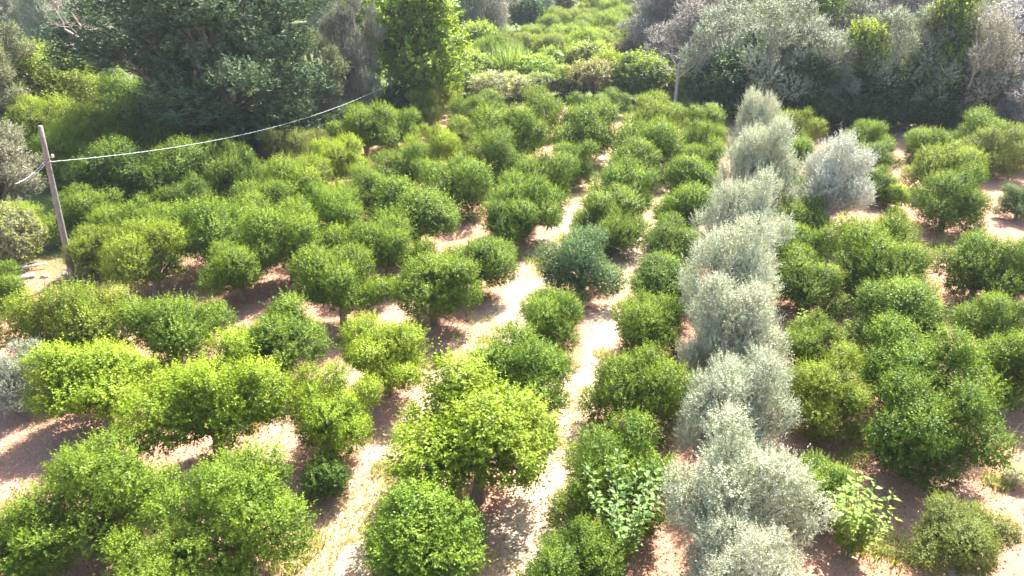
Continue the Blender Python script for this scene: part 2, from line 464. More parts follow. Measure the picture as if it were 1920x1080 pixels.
# citrus of the old block left of the pole, sun and the big conifer's shade put into their tones
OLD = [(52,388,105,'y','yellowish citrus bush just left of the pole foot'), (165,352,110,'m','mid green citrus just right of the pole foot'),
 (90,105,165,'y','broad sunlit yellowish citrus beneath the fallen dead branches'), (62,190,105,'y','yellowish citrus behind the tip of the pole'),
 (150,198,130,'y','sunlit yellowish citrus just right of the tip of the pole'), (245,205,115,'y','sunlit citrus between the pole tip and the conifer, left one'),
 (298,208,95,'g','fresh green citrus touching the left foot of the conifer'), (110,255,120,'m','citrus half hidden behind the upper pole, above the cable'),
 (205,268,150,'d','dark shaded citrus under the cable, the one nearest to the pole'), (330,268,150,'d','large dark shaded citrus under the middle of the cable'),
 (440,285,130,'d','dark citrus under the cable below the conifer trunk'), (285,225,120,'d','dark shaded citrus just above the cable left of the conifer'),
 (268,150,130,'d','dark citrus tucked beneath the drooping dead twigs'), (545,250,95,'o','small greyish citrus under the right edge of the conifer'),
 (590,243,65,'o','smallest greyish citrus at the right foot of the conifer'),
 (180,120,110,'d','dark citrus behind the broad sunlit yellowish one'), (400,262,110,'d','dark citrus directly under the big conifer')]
for px, yt, w, tone, lab in OLD:
    o = citrus(px, yt, w, tone, lab); o['group'] = 'old citrus trees around the conifer'

# citrus of the far field: too far to tell one from the next
rng = np.random.default_rng(3)
poly = [(885,112),(960,62),(1040,34),(1110,8),(1125,-25),(1200,-25),(1185,50),(1160,85),(1110,100),(1010,95)]
def inside(px, py):
    c = False
    for i in range(len(poly)):
        (x1, y1), (x2, y2) = poly[i], poly[i - 1]
        if (y1 > py) != (y2 > py) and px < (x2 - x1) * (py - y1) / (y2 - y1) + x1: c = not c
    return c
for i in range(-14, 8):
    for j in range(26):
        u, v = -1.0 + i * 4.6 + R_.uniform(-.5, .5), 82 + j * 4.3 + R_.uniform(-.5, .5)
        x, y = uv_xy(u, v)
        d = depth_of(x, y, 2); qx = 960 + F_PX * x / d
        qy = 540 + F_PX * ((CAM_H - 2) * math.cos(TH) - y * math.sin(TH)) / d
        if not inside(qx, qy): continue
        o = bpy.data.objects.new('citrus_tree', CIT[R_.randrange(6)][0]); COL.objects.link(o)
        o.location = (x, y, 0); o.rotation_euler = (0, 0, R_.uniform(0, 6.28)); s = R_.uniform(1.0, 1.5); o.scale = (s, s, s * R_.uniform(.8, 1.1))
        o.color = jit((.12, .18, .022, 1), .28, R_.uniform(.3, 1))
        tag(o, 'small bright citrus crown in the dense field beyond the orchard', 'citrus tree', 'citrus trees of the far field')

# ------------------------------------------------------------------ the silver olives in the middle of the orchard
OLV = []
RO = 1.9
for s in range(4):
    rng = np.random.default_rng(400 + s)
    lob = make_lobes(rng, 34, RO, 1.3, spread=(.50, .98), rad=(.17, .34), el=(-.9, 1.15), core=.58)
    z0 = RO * 1.35
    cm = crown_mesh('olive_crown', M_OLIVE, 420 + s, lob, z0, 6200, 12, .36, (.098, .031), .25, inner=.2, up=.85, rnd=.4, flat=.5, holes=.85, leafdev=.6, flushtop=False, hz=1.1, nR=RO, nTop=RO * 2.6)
    tm = trunk_mesh('olive_trunk', M_GREYBARK, 440 + s, lob, z0, 1.0, .16)
    OLV.append((cm, tm))
SILVER = (.345, .37, .235, .7)
def olive(px, yt, w, label, k, c=SILVER, tall=1.0):
    x, y, R = crown_spot(px, yt, w, 1.35 * tall, 1.2 * tall)
    s = R / RO * (.93 if yt > 450 else 1.0)
    t = thing('olive_tree', label, 'olive tree', (x, y, 0), R_.uniform(0, 6.28), (s, s, s * tall), 'silver olive trees among the citrus rows')
    part('trunk', OLV[k][1], t); part('crown', OLV[k][0], t, jit(c, .06))
OL = [(1385,955,255,'nearest of the silver olives, cut by the bottom edge',0,1.0),(1388,752,290,'broadest silver olive, second from the near end of the olive row',1,1.0),
 (1377,640,215,'third silver olive from the near end of the olive row',2,1.0),(1380,505,200,'fourth silver olive from the near end of the olive row',3,1.0),
 (1385,412,190,'fifth silver olive from the near end of the olive row',0,1.05),(1400,325,165,'sixth silver olive from the near end of the olive row',1,1.1),
 (1418,225,138,'tall silver olive just before the pointed far one',2,1.2),(1420,176,95,'pointed silver olive at the far end of the olive row',3,1.4)]
for px, yt, w, lab, k, tl in OL: olive(px, yt, w, lab, k, SILVER if yt > 450 else (.43, .44, .29, .7), tl)  # farther olives get a paler silver, sunlight put into their colour
olive(1563, 253, 150, 'pale silver olive with a bare trunk standing alone right of the row', 1, (.42, .425, .37, .6), 1.0)
olive(38, 640, 135, 'small grey olive at the left edge beside the lime citrus', 2, (.25, .265, .175, .4), .8)

# ------------------------------------------------------------------ woodland trees
WOOD = {}
def wood_proto(key, mat, bark, seeds, n_lobes, R, H, el, spread, rad, shoots, per, slen, leaf, zmin, fork, r0, **k):
    out = []
    for s in range(seeds):
        rng = np.random.default_rng(500 + s + 17 * len(WOOD))
        z0 = H * .51
        lob = make_lobes(rng, n_lobes, R, H * .47 / (R * .95), spread=spread, rad=rad, el=el, core=.55)
        cm = crown_mesh(key + '_crown', mat, 900 + s + 31 * len(WOOD), lob, z0, shoots, per, slen, leaf, zmin, rnd=.4, flat=.12 if key == 'conifer' else .5, nR=R, nTop=H, **k)
        tm = trunk_mesh(key + '_trunk', bark, 70 + s, lob, z0, fork, r0, lean=.4)
        out.append((cm, tm))
    WOOD[key] = (out, R, H)
wood_proto('olive_wood', M_ASH, M_GREYBARK, 3, 26, 3.8, 10.5, (-1.3, 1.3), (.5, 1.0), (.20, .36), 6800, 11, .5, (.15, .072), .3, 2.0, .28, up=.5, holes=.9, leafdev=.7, flushtop=False)
wood_proto('broadleaf', M_BROAD, M_GREYBARK, 3, 30, 3.0, 9.0, (-1.3, 1.3), (.5, .92), (.16, .32), 2600, 8, .6, (.25, .17), .1, 2.0, .25, up=.35, holes=.8)
wood_proto('conifer', M_CONIFER, M_BARK, 2, 44, 3.0, 9.0, (-1.35, 1.35), (.55, 1.0), (.13, .26), 7000, 10, .42, (.17, .06), .0, 1.8, .3, up=.9, holes=.75, leafdev=.5)
wood_proto('bush', M_BROAD, M_BARK, 4, 13, 1.8, 2.9, (-.6, 1.3), (.45, .72), (.28, .44), 1300, 8, .36, (.17, .085), .1, .4, .08, up=.6, holes=.7)
WGROUP = {'olive_wood': 'grey trees of the wood behind the orchard', 'broadleaf': 'leafy green trees of the wood', 'conifer': 'conifers left of the orchard', 'bush': 'bushes beyond the orchard rows'}
WCAT = {'olive_wood': 'tree', 'broadleaf': 'tree', 'conifer': 'conifer', 'bush': 'bush'}
WNAME = {'olive_wood': 'grey_tree', 'broadleaf': 'leafy_tree', 'conifer': 'conifer_tree', 'bush': 'wild_bush'}
def wood(key, px, ytop, ybase, w, c, label, k=None, top_h=None):
    protos, R, H = WOOD[key]
    x, y = ground(px, ybase)
    r = w / 2 * depth_of(x, y, 3) / F_PX
    h = top_h or height_at(x, y - r * .2, px, ytop)
    cm, tm = protos[R_.randrange(len(protos)) if k is None else k]
    t = thing(WNAME[key], label, WCAT[key], (x, y, 0), R_.uniform(0, 6.28), (r / R, r / R, h / H), WGROUP[key])
    part('trunk', tm, t); part('crown', cm, t, jit(c, .06))
GREY, GREYB, TAN = (.235, .265, .145, .3), (.16, .195, .105, .2), (.295, .28, .19, .3)
LEAFY, TEAL, LIME2, SAGE = (.10, .17, .03, .7), (.038, .085, .036, .05), (.14, .225, .03, .9), (.17, .21, .11, .4)  # TEAL is a dark green; on the filler bushes it carries shade
CONI = (.074, .118, .060, .4)
WOODS = [
 # left: the big conifer and what surrounds it
 ('conifer',430,-95,292,430,CONI,'huge dark grey green conifer behind the left rows',0),
 ('conifer',588,60,255,150,(.17,.20,.10,.9),'conifer lobe in a lighter olive colour for sunlight, leaning on the huge conifer',1),  # lit side of the huge conifer, sunlight put into the paler colour
 ('conifer',12,15,262,160,(.25,.245,.15,.8),'tall pale green conifer cut by the left edge',1),
 ('conifer',5,222,420,190,(.27,.26,.18,.8),'pale juniper at the left edge beside the pole',0),
 ('conifer',672,-25,232,115,(.26,.25,.20,.6),'grey green conifer between the huge conifer and the bright tree',1),
 ('broadleaf',787,-70,212,190,(.13,.21,.03,.9),'bright green leafy tree above the end of the cable',0),
 ('broadleaf',700,-60,150,90,(.13,.18,.03,.9),'lime tree peeping out behind the bright green leafy tree',1),
 ('olive_wood',95,-60,120,120,GREY,'grey tree at the top left corner right of the pale conifer',0),
 ('olive_wood',30,-70,105,130,GREYB,'grey tree behind the pale conifer at the left edge',1),
 ('broadleaf',112,22,100,70,LIME2,'small lime tree above the dark gap in the top left',2),
 ('broadleaf',165,20,140,150,TEAL,'dark shaded tree behind the dead branches',0),
 ('olive_wood',190,-60,95,150,(.26,.25,.18,.3),'pale straw grey tree above the dead branches',2),
 ('olive_wood',285,-80,95,130,GREYB,'grey tree at the top edge left of the huge conifer',0),
 ('olive_wood',640,-60,120,130,GREYB,'grey tree at the top edge right of the huge conifer',1),
 # middle: beyond the field
 ('olive_wood',925,-45,78,110,TAN,'tan grey tree right of the bright green leafy tree',2),
 ('olive_wood',875,-55,85,80,GREYB,'darker grey tree touching the bright green leafy tree',0),
 ('olive_wood',1010,-40,30,90,GREYB,'grey tree at the top edge left of the far field',1),
 ('broadleaf',1055,-30,20,60,SAGE,'sage green tree at the top edge above the far field',1),
 ('olive_wood',1110,-42,0,80,GREYB,'farthest grey tree at the head of the far field',0),
 ('broadleaf',1160,-42,8,70,LEAFY,'leafy tree at the top right corner of the far field',2),
 # right: the wood
 ('olive_wood',1215,8,118,120,GREY,'grey tree at the left end of the right wood',1),
 ('olive_wood',1285,5,170,170,(.225,.20,.165,.2),'brownish grey tree above the bare standing trunk',0),
 ('olive_wood',1362,15,205,180,GREY,'pale grey tree second from the left in the wood front',2),
 ('olive_wood',1440,-5,228,190,GREY,'pale grey tree behind the tip of the pointed olive',1),
 ('olive_wood',1515,35,232,170,GREY,'rounded grey tree right of the pointed olive',0),
 ('broadleaf',1608,40,236,110,(.14,.19,.06,.7),'pale green poplar between the grey trees of the wood',1),
 ('olive_wood',1560,100,238,85,(.27,.27,.19,.4),'short straw grey tree left of the pale green poplar',2),
 ('olive_wood',1672,15,238,170,GREY,'grey tree right of the pale green poplar',1),
 ('broadleaf',1738,-30,236,130,(.10,.15,.04,.6),'tall leafy green tree rising between grey and tan trees',0),
 ('olive_wood',1800,15,246,170,TAN,'tan tree with reddish twigs in the right wood',2),
 ('olive_wood',1872,-10,232,210,(.28,.265,.25,.3),'largest pale grey tree near the right corner',0),
 ('olive_wood',1912,112,262,140,(.26,.25,.22,.3),'low grey tree at the right edge below the largest',1),
 ('broadleaf',1405,70,226,110,(.05,.10,.04,.1),'leafy tree coloured dark as shade between the two pale grey trees behind the pointed olive',0),  # from here on: dark colour puts shaded gaps into the wood front
 ('broadleaf',1500,105,240,100,(.05,.10,.04,.1),'leafy tree coloured dark as shade under the rounded grey tree right of the pointed olive',1),
 ('broadleaf',1640,120,244,100,(.05,.10,.04,.1),'leafy tree coloured dark as shade at the right foot of the pale green poplar',2),
 ('broadleaf',1810,130,246,90,(.05,.10,.04,.1),'leafy tree coloured dark as shade under the tan tree with reddish twigs',0),
 ('broadleaf',1700,110,240,80,TEAL,'green tree coloured dark as shade under the tall leafy one',2),
]
for key, px, yt, yb, w, c, lab, k in WOODS: wood(key, px, yt, yb, w, c, lab, k)
# second and third line of the wood, seen in the gaps and over the tops
BACK = [(1255,120,'brown'),(1330,120,'ash'),(1400,128,'ash'),(1475,135,'green'),(1545,135,'ash'),(1625,140,'ash'),(1700,140,'brown'),(1775,140,'ash'),(1850,140,'green'),(1930,140,'ash')]
BW = {'brown': (.22, .19, .17, .2), 'ash': GREYB, 'green': LEAFY}
for i, (px, yb, c) in enumerate(BACK):
    wood('broadleaf' if c == 'green' else 'olive_wood', px, -60 + 35 * (i % 3), yb, 165, BW[c],
         '%s coloured crown at the top edge of the wood, %s from its left end' % (c, ORD[i]), i % 3)
for i, (px, yb) in enumerate([(1240,52),(1330,50),(1430,52),(1530,52),(1630,52),(1730,52),(1830,52),(1920,52),(40,40),(150,42),(260,45),(370,45),(480,45),(590,45),(700,42),(800,40),(890,28)]):
    wood('olive_wood', px, -80, yb, 110, GREYB, 'distant grey crown glimpsed behind the wood at the top edge', i % 3)
BUSH = [
 (905,80,128,75,(.15,.23,.04,.9),'light bush behind the tall reed clump'),
 (965,150,186,60,LEAFY,'leafy bush at the far end of the second row'),
 (1030,88,140,60,LEAFY,'green bush just behind the white sheet'),
 (1140,95,160,70,(.13,.20,.045,.8),'fresh green bush between the yellow one and the glossy one'),
 (1078,60,112,60,(.12,.20,.03,.8),'fresh bush at the near edge of the far field'),
 (1160,140,190,65,(.12,.19,.05,.6),'pale leafy bush in front of the glossy green one'),
 (1075,155,188,55,TEAL,'small dark bush at the far end of the first row'),
 (895,140,180,70,(.13,.19,.05,.7),'fresh bush between the dark green one and the silvery one'),
 (1010,65,105,50,(.14,.20,.04,.9),'lime bush at the left edge of the far field'),
 (880,95,150,110,LIME2,'bright rounded bush at the right foot of the bright leafy tree'),
 (850,122,182,100,TEAL,'dark green bush before the bright rounded one'),
 (938,135,192,115,(.25,.27,.19,.4),'silvery grey bush behind the end of the second row'),
 (1000,105,150,100,LIME2,'bright bush left of the white sheet'),
 (1010,138,182,80,SAGE,'sage bush between the silvery bush and the yellow one'),
 (1062,125,180,85,(.13,.17,.04,.7),'yellow green bush in front of the white sheet'),
 (1105,78,130,105,(.16,.19,.05,.9),'yellowest bush right of the white sheet'),
 (1110,112,186,115,(.19,.175,.12,.3),'brownish half dry bush behind the orchard end'),
 (1172,70,118,55,(.19,.20,.17,.2),'small round grey green bush at the edge of the wood'),
 (1200,100,190,120,(.095,.15,.045,.6),'glossy green bush left of the bare standing trunk'),
 (1240,128,188,80,LEAFY,'narrow green bush behind the bare standing trunk'),
 (1318,110,203,110,TEAL,'dark teal bush right of the bare standing trunk'),
 (1352,100,206,110,TEAL,'second dark teal bush right of the bare standing trunk'),
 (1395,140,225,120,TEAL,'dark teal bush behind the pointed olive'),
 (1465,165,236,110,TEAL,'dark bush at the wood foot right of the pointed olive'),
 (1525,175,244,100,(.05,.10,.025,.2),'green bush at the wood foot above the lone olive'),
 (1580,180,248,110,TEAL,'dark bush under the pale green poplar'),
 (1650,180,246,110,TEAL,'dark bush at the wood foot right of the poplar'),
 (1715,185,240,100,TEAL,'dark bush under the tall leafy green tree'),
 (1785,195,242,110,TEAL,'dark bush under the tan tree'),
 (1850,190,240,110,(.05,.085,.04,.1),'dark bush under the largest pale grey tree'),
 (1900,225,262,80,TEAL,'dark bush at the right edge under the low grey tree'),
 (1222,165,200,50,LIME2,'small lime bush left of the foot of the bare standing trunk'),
 (985,-10,60,80,TEAL,'bush coloured dark as a shaded gap at the left end of the far field'),  # dark colour stands for the shaded gap at this spot
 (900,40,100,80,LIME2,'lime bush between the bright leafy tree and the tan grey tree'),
 (1385,95,222,150,TEAL,'tall bush coloured dark as shade between the bare trunk and the pointed olive'),  # this and the next two: raised and darkened to add shading
 (1620,130,240,130,TEAL,'tall bush coloured dark as shade right under the pale poplar'),
 (1750,150,243,130,(.05,.10,.035,.15),'tall green bush darkened as shade under the tan tree'),
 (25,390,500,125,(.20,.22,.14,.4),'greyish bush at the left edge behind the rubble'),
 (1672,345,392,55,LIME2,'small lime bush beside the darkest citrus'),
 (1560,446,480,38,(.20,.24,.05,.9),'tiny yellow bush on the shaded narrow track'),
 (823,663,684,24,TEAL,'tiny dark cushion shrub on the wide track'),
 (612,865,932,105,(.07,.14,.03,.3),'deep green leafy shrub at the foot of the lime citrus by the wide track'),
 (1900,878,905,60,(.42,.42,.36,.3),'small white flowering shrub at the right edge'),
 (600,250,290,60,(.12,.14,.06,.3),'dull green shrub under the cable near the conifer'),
 (745,160,225,70,TEAL,'shrub coloured dark as a shaded gap around the far end of the cable'),  # dark colour stands for the gap behind the pole
 (330,222,290,120,TEAL,'bush coloured dark as shade under the left half of the huge conifer'),  # from here on: shade below the conifers put into the bush colour
 (420,226,296,130,TEAL,'bush coloured dark as shade under the middle of the huge conifer'),
 (505,228,290,120,TEAL,'bush coloured dark as shade under the right half of the huge conifer'),
 (585,215,272,110,TEAL,'bush coloured dark as shade under the sunlit conifer lobe'),
 (645,205,258,95,TEAL,'bush coloured dark as shade between the sunlit conifer lobe and the cable end'),
 (690,180,228,80,TEAL,'shrub coloured dark as shade under the grey green conifer'),
]
for px, yt, yb, w, c, lab in BUSH: wood('bush', px, yt, yb, w, c, lab)

# pale reed clump in the middle distance
def blades(rng, n, R, L, W, lean, seg=3):
    V, Fc = [], []
    for i in range(n):
        a, r = rng.uniform(0, 6.28), R * math.sqrt(rng.random())
        p = np.array([r * math.cos(a), r * math.sin(a), -.03])
        b = rng.uniform(0, 6.28); dr = np.array([math.cos(b), math.sin(b), 0]); sd = np.array([-dr[1], dr[0], 0])
        l = L * rng.uniform(.55, 1.1); le = lean * rng.uniform(.3, 1.2)
        base = len(V)
        for s in range(seg + 1):
            t = s / seg
            c = p + np.array([0, 0, l * (t - .35 * le * t * t)]) + dr * l * le * t * t
            w = W * (1 - t * .92) * .5
            V += [c - sd * w, c + sd * w]
        for s in range(seg): Fc.append((base + 2 * s, base + 2 * s + 1, base + 2 * s + 3, base + 2 * s + 2))
    return np.array(V), np.array(Fc)
def tuft_mesh(name, seed, n, R, L, W, lean, seg=3):
    rng = np.random.default_rng(seed)
    V, Fc = blades(rng, n, R, L, W, lean, seg)
    k = (seg + 1) * 2
    return mesh_from(name, V, Fc, M_GRASS, np.repeat(rng.random(n), k), np.repeat((rng.random(n) < .35) * 1.0, k))
REED = tuft_mesh('reeds', 61, 420, 1.6, 3.2, .16, .6, 5)
for px, yb, s, lab in [(950,146,1.25,'tall pale green reed clump left of the white sheet'), (975,132,.9,'smaller reed clump behind the tall one')]:
    x, y = ground(px, yb)
    o = bpy.data.objects.new('reed_clump', REED); COL.objects.link(o)
    o.location = (x, y, 0); o.scale = (s, s, s); o.rotation_euler = (0, 0, px); o.color = (.16, .25, .09, .1)
    tag(o, lab, 'reeds', 'reed clumps beyond the orchard')

# ------------------------------------------------------------------ dead branches, bare trunk
def bare_branches(T, rng, p, d, L, r, lev, spread, sides=5):
    k = 4
    e = np.array(p) + unit(np.array(d)) * L
    pts = bend(p, e, k, rng, .09)
    T.add(pts, np.linspace(r, r * .55, k), sides, False)
    if lev == 0: return
    for i in range(3 if lev > 1 else 4):
        q = pts[rng.integers(1, k)]
        nd = unit(unit(np.array(d)) + rng.normal(size=3) * spread)
        bare_branches(T, rng, q, nd, L * rng.uniform(.5, .8), r * .5, lev - 1, spread, 4 if lev > 2 else 3)
def bare_tree(name, px, yb, ytop, label, seed, mat, dirs, r0, lev, spread, bl, trunk_top=.45, group=None):
    x, y = ground(px, yb); h = height_at(x, y, px, ytop)
    rng = np.random.default_rng(seed)
    T = Tubes(); top = np.array([.1, .05, h * trunk_top])
    T.add(bend((0, 0, -.1), top, 6, rng, .02), np.linspace(r0 * 1.2, r0 * .8, 6), 8)
    B = Tubes()
    for d in dirs: bare_branches(B, rng, top - [0, 0, rng.uniform(0, .3) * h * trunk_top], d, bl * h, r0 * .5, lev, spread)
    t = thing(name, label, 'dead tree', (x, y, 0), 0, (1, 1, 1), group)
    part('trunk', T.mesh('trunk', mat), t); part('branches', B.mesh('branches', mat), t)
bare_tree('dead_tree', 205, 205, -5, 'leafless pinkish dead tree drooping beside the huge conifer', 8, M_DEADWOOD,
          [(-1, -.3, .35), (-.8, -.6, -.1), (.7, -.5, .3), (.1, -.8, .6), (-.3, -.4, 1), (.6, -.6, -.3), (-1, .2, .7)], .26, 5, .62, .36, .6)
bare_tree('dead_tree', 1264, 210, 75, 'pale bare standing trunk with reddish broken limbs before the wood', 9, M_GREYBARK,
          [(-.7, 0, .9), (.9, -.2, .8), (1, -.3, .3), (.3, -.2, 1), (-.9, -.2, .35)], .15, 3, .5, .24, .68)
bare_tree('dead_tree', 868, 118, 40, 'thin bare stake with short cross twigs beside the bright leafy tree', 10, M_GREYBARK,
          [(-1, 0, .1), (1, 0, .1)], .07, 0, .4, .12, .95)

# ------------------------------------------------------------------ utility poles and the cable between them
def lathe(prof, sides=12):
    V, Fc = [], []
    for r, z in prof:
        for j in range(sides):
            a = 2 * math.pi * j / sides; V.append((r * math.cos(a), r * math.sin(a), z))
    for i in range(len(prof) - 1):
        for j in range(sides):
            k = (j + 1) % sides; Fc.append((i * sides + j, i * sides + k, (i + 1) * sides + k, (i + 1) * sides + j))
    return np.array(V), np.array(Fc)
M_CERAMIC = plain_material('white_ceramic', (.75, .73, .70, 1), .25)
M_STEEL = plain_material('rusty_bracket', (.28, .24, .21, 1), .6, .25, 20)
M_CABLE = plain_material('pale_cable', (.56, .56, .54, 1), .6)
def pole(px, yb, h, lean, label, attach):
    x, y = ground(px, yb)
    t = thing('utility_pole', label, 'utility pole', (x, y, 0), 0, (1, 1, 1), 'wooden utility poles carrying the cable')
    T = Tubes()
    k = 9
    zz = np.linspace(-.3, h, k)
    pts = np.stack([lean * zz, 0 * zz, zz], 1)
    T.add(pts, np.linspace(.15, .10, k), 14)
    part('post', T.mesh('post', M_POLE), t)
    ins = Tubes(); zi = attach + .22
    ins.add([(lean * zi + .05, -.02, zi - .05), (lean * zi + .30, -.05, zi - .02)], [.022, .022], 6)
    br = part('bracket', ins.mesh('bracket', M_STEEL), t)
    V, Fc = lathe([(.005, 0), (.05, .0), (.062, .03), (.04, .05), (.062, .07), (.058, .11), (.03, .14), (.005, .15)])
    V = V + np.array([lean * zi + .30, -.05, zi - .02])
    o = part('insulator', mesh_from('insulator', V, Fc, M_CERAMIC, smooth=True), br)
    hk = Tubes()
    a = np.linspace(0, 2 * math.pi, 15)
    rad = .165 - .05 * attach / h + .012
    hk.add(np.stack([lean * attach + rad * np.cos(a), rad * np.sin(a), 0 * a + attach], 1), [.016] * 15, 5)
    part('clamp', hk.mesh('clamp', M_STEEL), t)
    return np.array([x + lean * attach + .17, y, attach])
bx, by = ground(137, 524)
H1 = height_at(bx, by, 75, 236)
tx = (75 - 960) / F_PX * depth_of(bx, by, H1)
lean1 = (tx - bx) / H1
att1 = height_at(bx, by, 92, 303)
a1 = pole(137, 524, H1, lean1, 'leaning weathered wooden pole standing left of the orchard, carrying the pale cable', att1)
bx2, by2 = ground(736, 225)
att2 = height_at(bx2, by2, 736, 155)
a2 = pole(736, 225, att2 + .5, 0.0, 'wooden pole in deep shade at the far end of the cable', att2)
def cable_mesh(p, q, sag, r, n=60, twist=True):
    t = np.linspace(0, 1, n)
    pts = p[None] * (1 - t)[:, None] + q[None] * t[:, None]
    pts[:, 2] -= sag * 4 * t * (1 - t)
    T = Tubes(); T.add(pts, [r] * n, 6)
    if twist:                                    # a second strand wound round the carrier
        n2 = n * 6; t = np.linspace(0, 1, n2)
        c = p[None] * (1 - t)[:, None] + q[None] * t[:, None]; c[:, 2] -= sag * 4 * t * (1 - t)
        d = unit(np.gradient(c, axis=0)); s = unit(np.cross(d, np.array([0, 0, 1.0]))); u = np.cross(d, s)
        a = t * np.linalg.norm(q - p) / .6 * 2 * math.pi
        T.add(c + (np.cos(a)[:, None] * s + np.sin(a)[:, None] * u) * r * 1.3, [r * .8] * n2, 4)
    return T.mesh('cable', M_CABLE)
L12 = np.linalg.norm(a2 - a1)
o = bpy.data.objects.new('overhead_cable', cable_mesh(a1, a2, L12 * .03, .010)); COL.objects.link(o)
tag(o, 'long pale twisted cable sagging from the leaning pole to the shaded pole', 'cable', 'overhead cables on the leaning pole')
for i, (px, py, dy, lab) in enumerate([(28, 345, -2.0, 'short pale wire dropping left from the leaning pole into the juniper'), (40, 340, 2.5, 'thin slack wire leaving the leaning pole behind the juniper')]):
    yy = by + dy; r = ray(px, py); k = yy / r[1]
    q = np.array([r[0] * k, yy, CAM_H + r[2] * k])
    o = bpy.data.objects.new('overhead_cable', cable_mesh(a1 - [.34, 0, .02 + .12 * i], q, .12, .012, 20, False)); COL.objects.link(o)
    tag(o, lab, 'cable', 'overhead cables on the leaning pole')

# ------------------------------------------------------------------ broad leaved saplings pushing up between the rows
def sapling(px, yb, ytop, w, label, seed, c, n_st=9, leaf=.19):
    x, y = ground(px, yb); h = height_at(x, y, px, ytop); R = w / 2 * depth_of(x, y, h / 2) / F_PX
    rng = np.random.default_rng(seed)
    S = Tubes(); P, A, Nn = [], [], []
    for i in range(n_st):
        az = 2 * math.pi * i * .618; r = R * rng.uniform(.25, .85)
        e = np.array([r * math.cos(az), r * math.sin(az), h * rng.uniform(.6, 1.0)])
        pts = bend((rng.uniform(-.1, .1), rng.uniform(-.1, .1), -.05), e, 9, rng, .03)
        S.add(pts, np.linspace(.022, .006, 9), 5)
        d = unit(np.gradient(pts, axis=0))
        m = int(h * 12)
        for j in range(m):
            t = .18 + .8 * j / m; f = t * 8; a = int(f); q = pts[a] + (pts[min(a + 1, 8)] - pts[a]) * (f - a)
            b = j * 2.4 + rng.uniform(-.4, .4)
            s = np.array([math.cos(b), math.sin(b), rng.uniform(-.1, .35)])
            P.append(q + s * .05); A.append(unit(s + d[a] * .3)); Nn.append(unit(np.array([0, 0, 1.]) + rng.normal(size=3) * .3))
    n = len(P); sz = rng.uniform(.65, 1.2, n)
    v, f = leaf_quads(np.array(P), np.array(A), np.array(Nn), leaf * sz, leaf * .62 * sz, .14, .18)
    t = thing('sapling', label, 'sapling', (x, y, 0), 0, (1, 1, 1), 'broad leaved saplings between the rows')
    part('stems', S.mesh('stems', M_STEM), t)
    part('leaves', mesh_from('leaves', v, f, M_BROAD, np.repeat(rng.random(n), 4), np.repeat(np.clip(rng.normal(size=n) * .3 + .5, 0, 1), 4)), t, c)
sapling(1165, 1068, 862, 185, 'pale leaved sapling rising in front of the near citrus beside the olives', 1, (.13, .22, .065, .35), 18, .17)
sapling(1588, 1040, 900, 175, 'bright leaved sapling right of the nearest olive', 2, (.15, .23, .05, .7), 24)
sapling(1500, 630, 572, 40, 'small lime shoot between the silver olives and the citrus', 3, (.19, .27, .05, 1), 5, .15)
sapling(1330, 1095, 1000, 60, 'leafy shoot at the bottom edge left of the nearest olive', 4, (.07, .12, .04, .2), 6, .15)
sapling(400, 862, 835, 60, 'leafy sucker at the foot of the lime citrus', 5, (.12, .2, .04, .6), 5, .16)

# ------------------------------------------------------------------ weed tufts one can count
TUFT = [tuft_mesh('weeds', 70 + s, 170, .42, .42, .03, .9) for s in range(3)]
WEEDS = [(1010,492,1.5,'bright weeds across the wide track beside the bluish tree'),(982,484,1.0,'weed tuft at the left side of the wide track beside the bluish tree'),
 (905,556,1.0,'weed tuft right of the citrus with the bare trunk'),(910,640,.9,'weeds in the middle of the wide track'),(1170,572,.9,'weed tuft on the narrow track by the bluish tree'),
 (1130,665,1.0,'yellow weeds on the narrow track'),(1185,437,.7,'yellow weed tuft farther up the narrow track'),(755,884,1.3,'low green weeds across the wide track'),
 (720,880,1.0,'low green weeds at the left part of the wide track'),(855,632,.7,'weeds beside the bare trunk'),(1780,452,1.7,'tall dry grass clump before the darkest citrus'),
 (1760,462,1.3,'dry grass at the left of the tall dry clump'),(1600,858,1.2,'grass tuft in the gap right of the olives'),(1620,1020,1.4,'grass tuft beside the bright leaved sapling'),
 (1680,1035,1.4,'grass tuft between the sapling and the loose citrus'),(1735,1050,1.2,'grass tuft at the foot of the loose olive green citrus'),(1870,905,1.1,'grass tuft near the white flowering shrub'),
 (540,1050,1.5,'grass tuft at the bottom edge on the wide track'),(575,1020,1.2,'grass tuft left of the wide track near the bottom'),(470,800,1.1,'dry grass tuft between two lime citrus trees'),
 (340,1000,1.0,'grass tuft between the two near left citrus'),(20,960,1.1,'grass tuft at the left edge'),(1090,400,.8,'weed tuft on the far part of the wide track'),(640,640,.8,'weeds under the left rows'),
 (1330,1075,1.0,'weeds at the bottom left of the nearest olive')]
for i, (px, py, s, lab) in enumerate(WEEDS):
    x, y = ground(px, py)
    o = bpy.data.objects.new('weed_tuft', TUFT[i % 3]); COL.objects.link(o)
    dry = 'dry' in lab or 'yellow' in lab
    o.location = (x, y, 0); o.rotation_euler = (0, 0, i * 1.7); o.scale = (s, s, s * .8)
    o.color = (.28, .27, .09, .9) if dry else (.20, .26, .055, .5)
    tag(o, lab, 'weeds', 'weed tufts on the tracks')

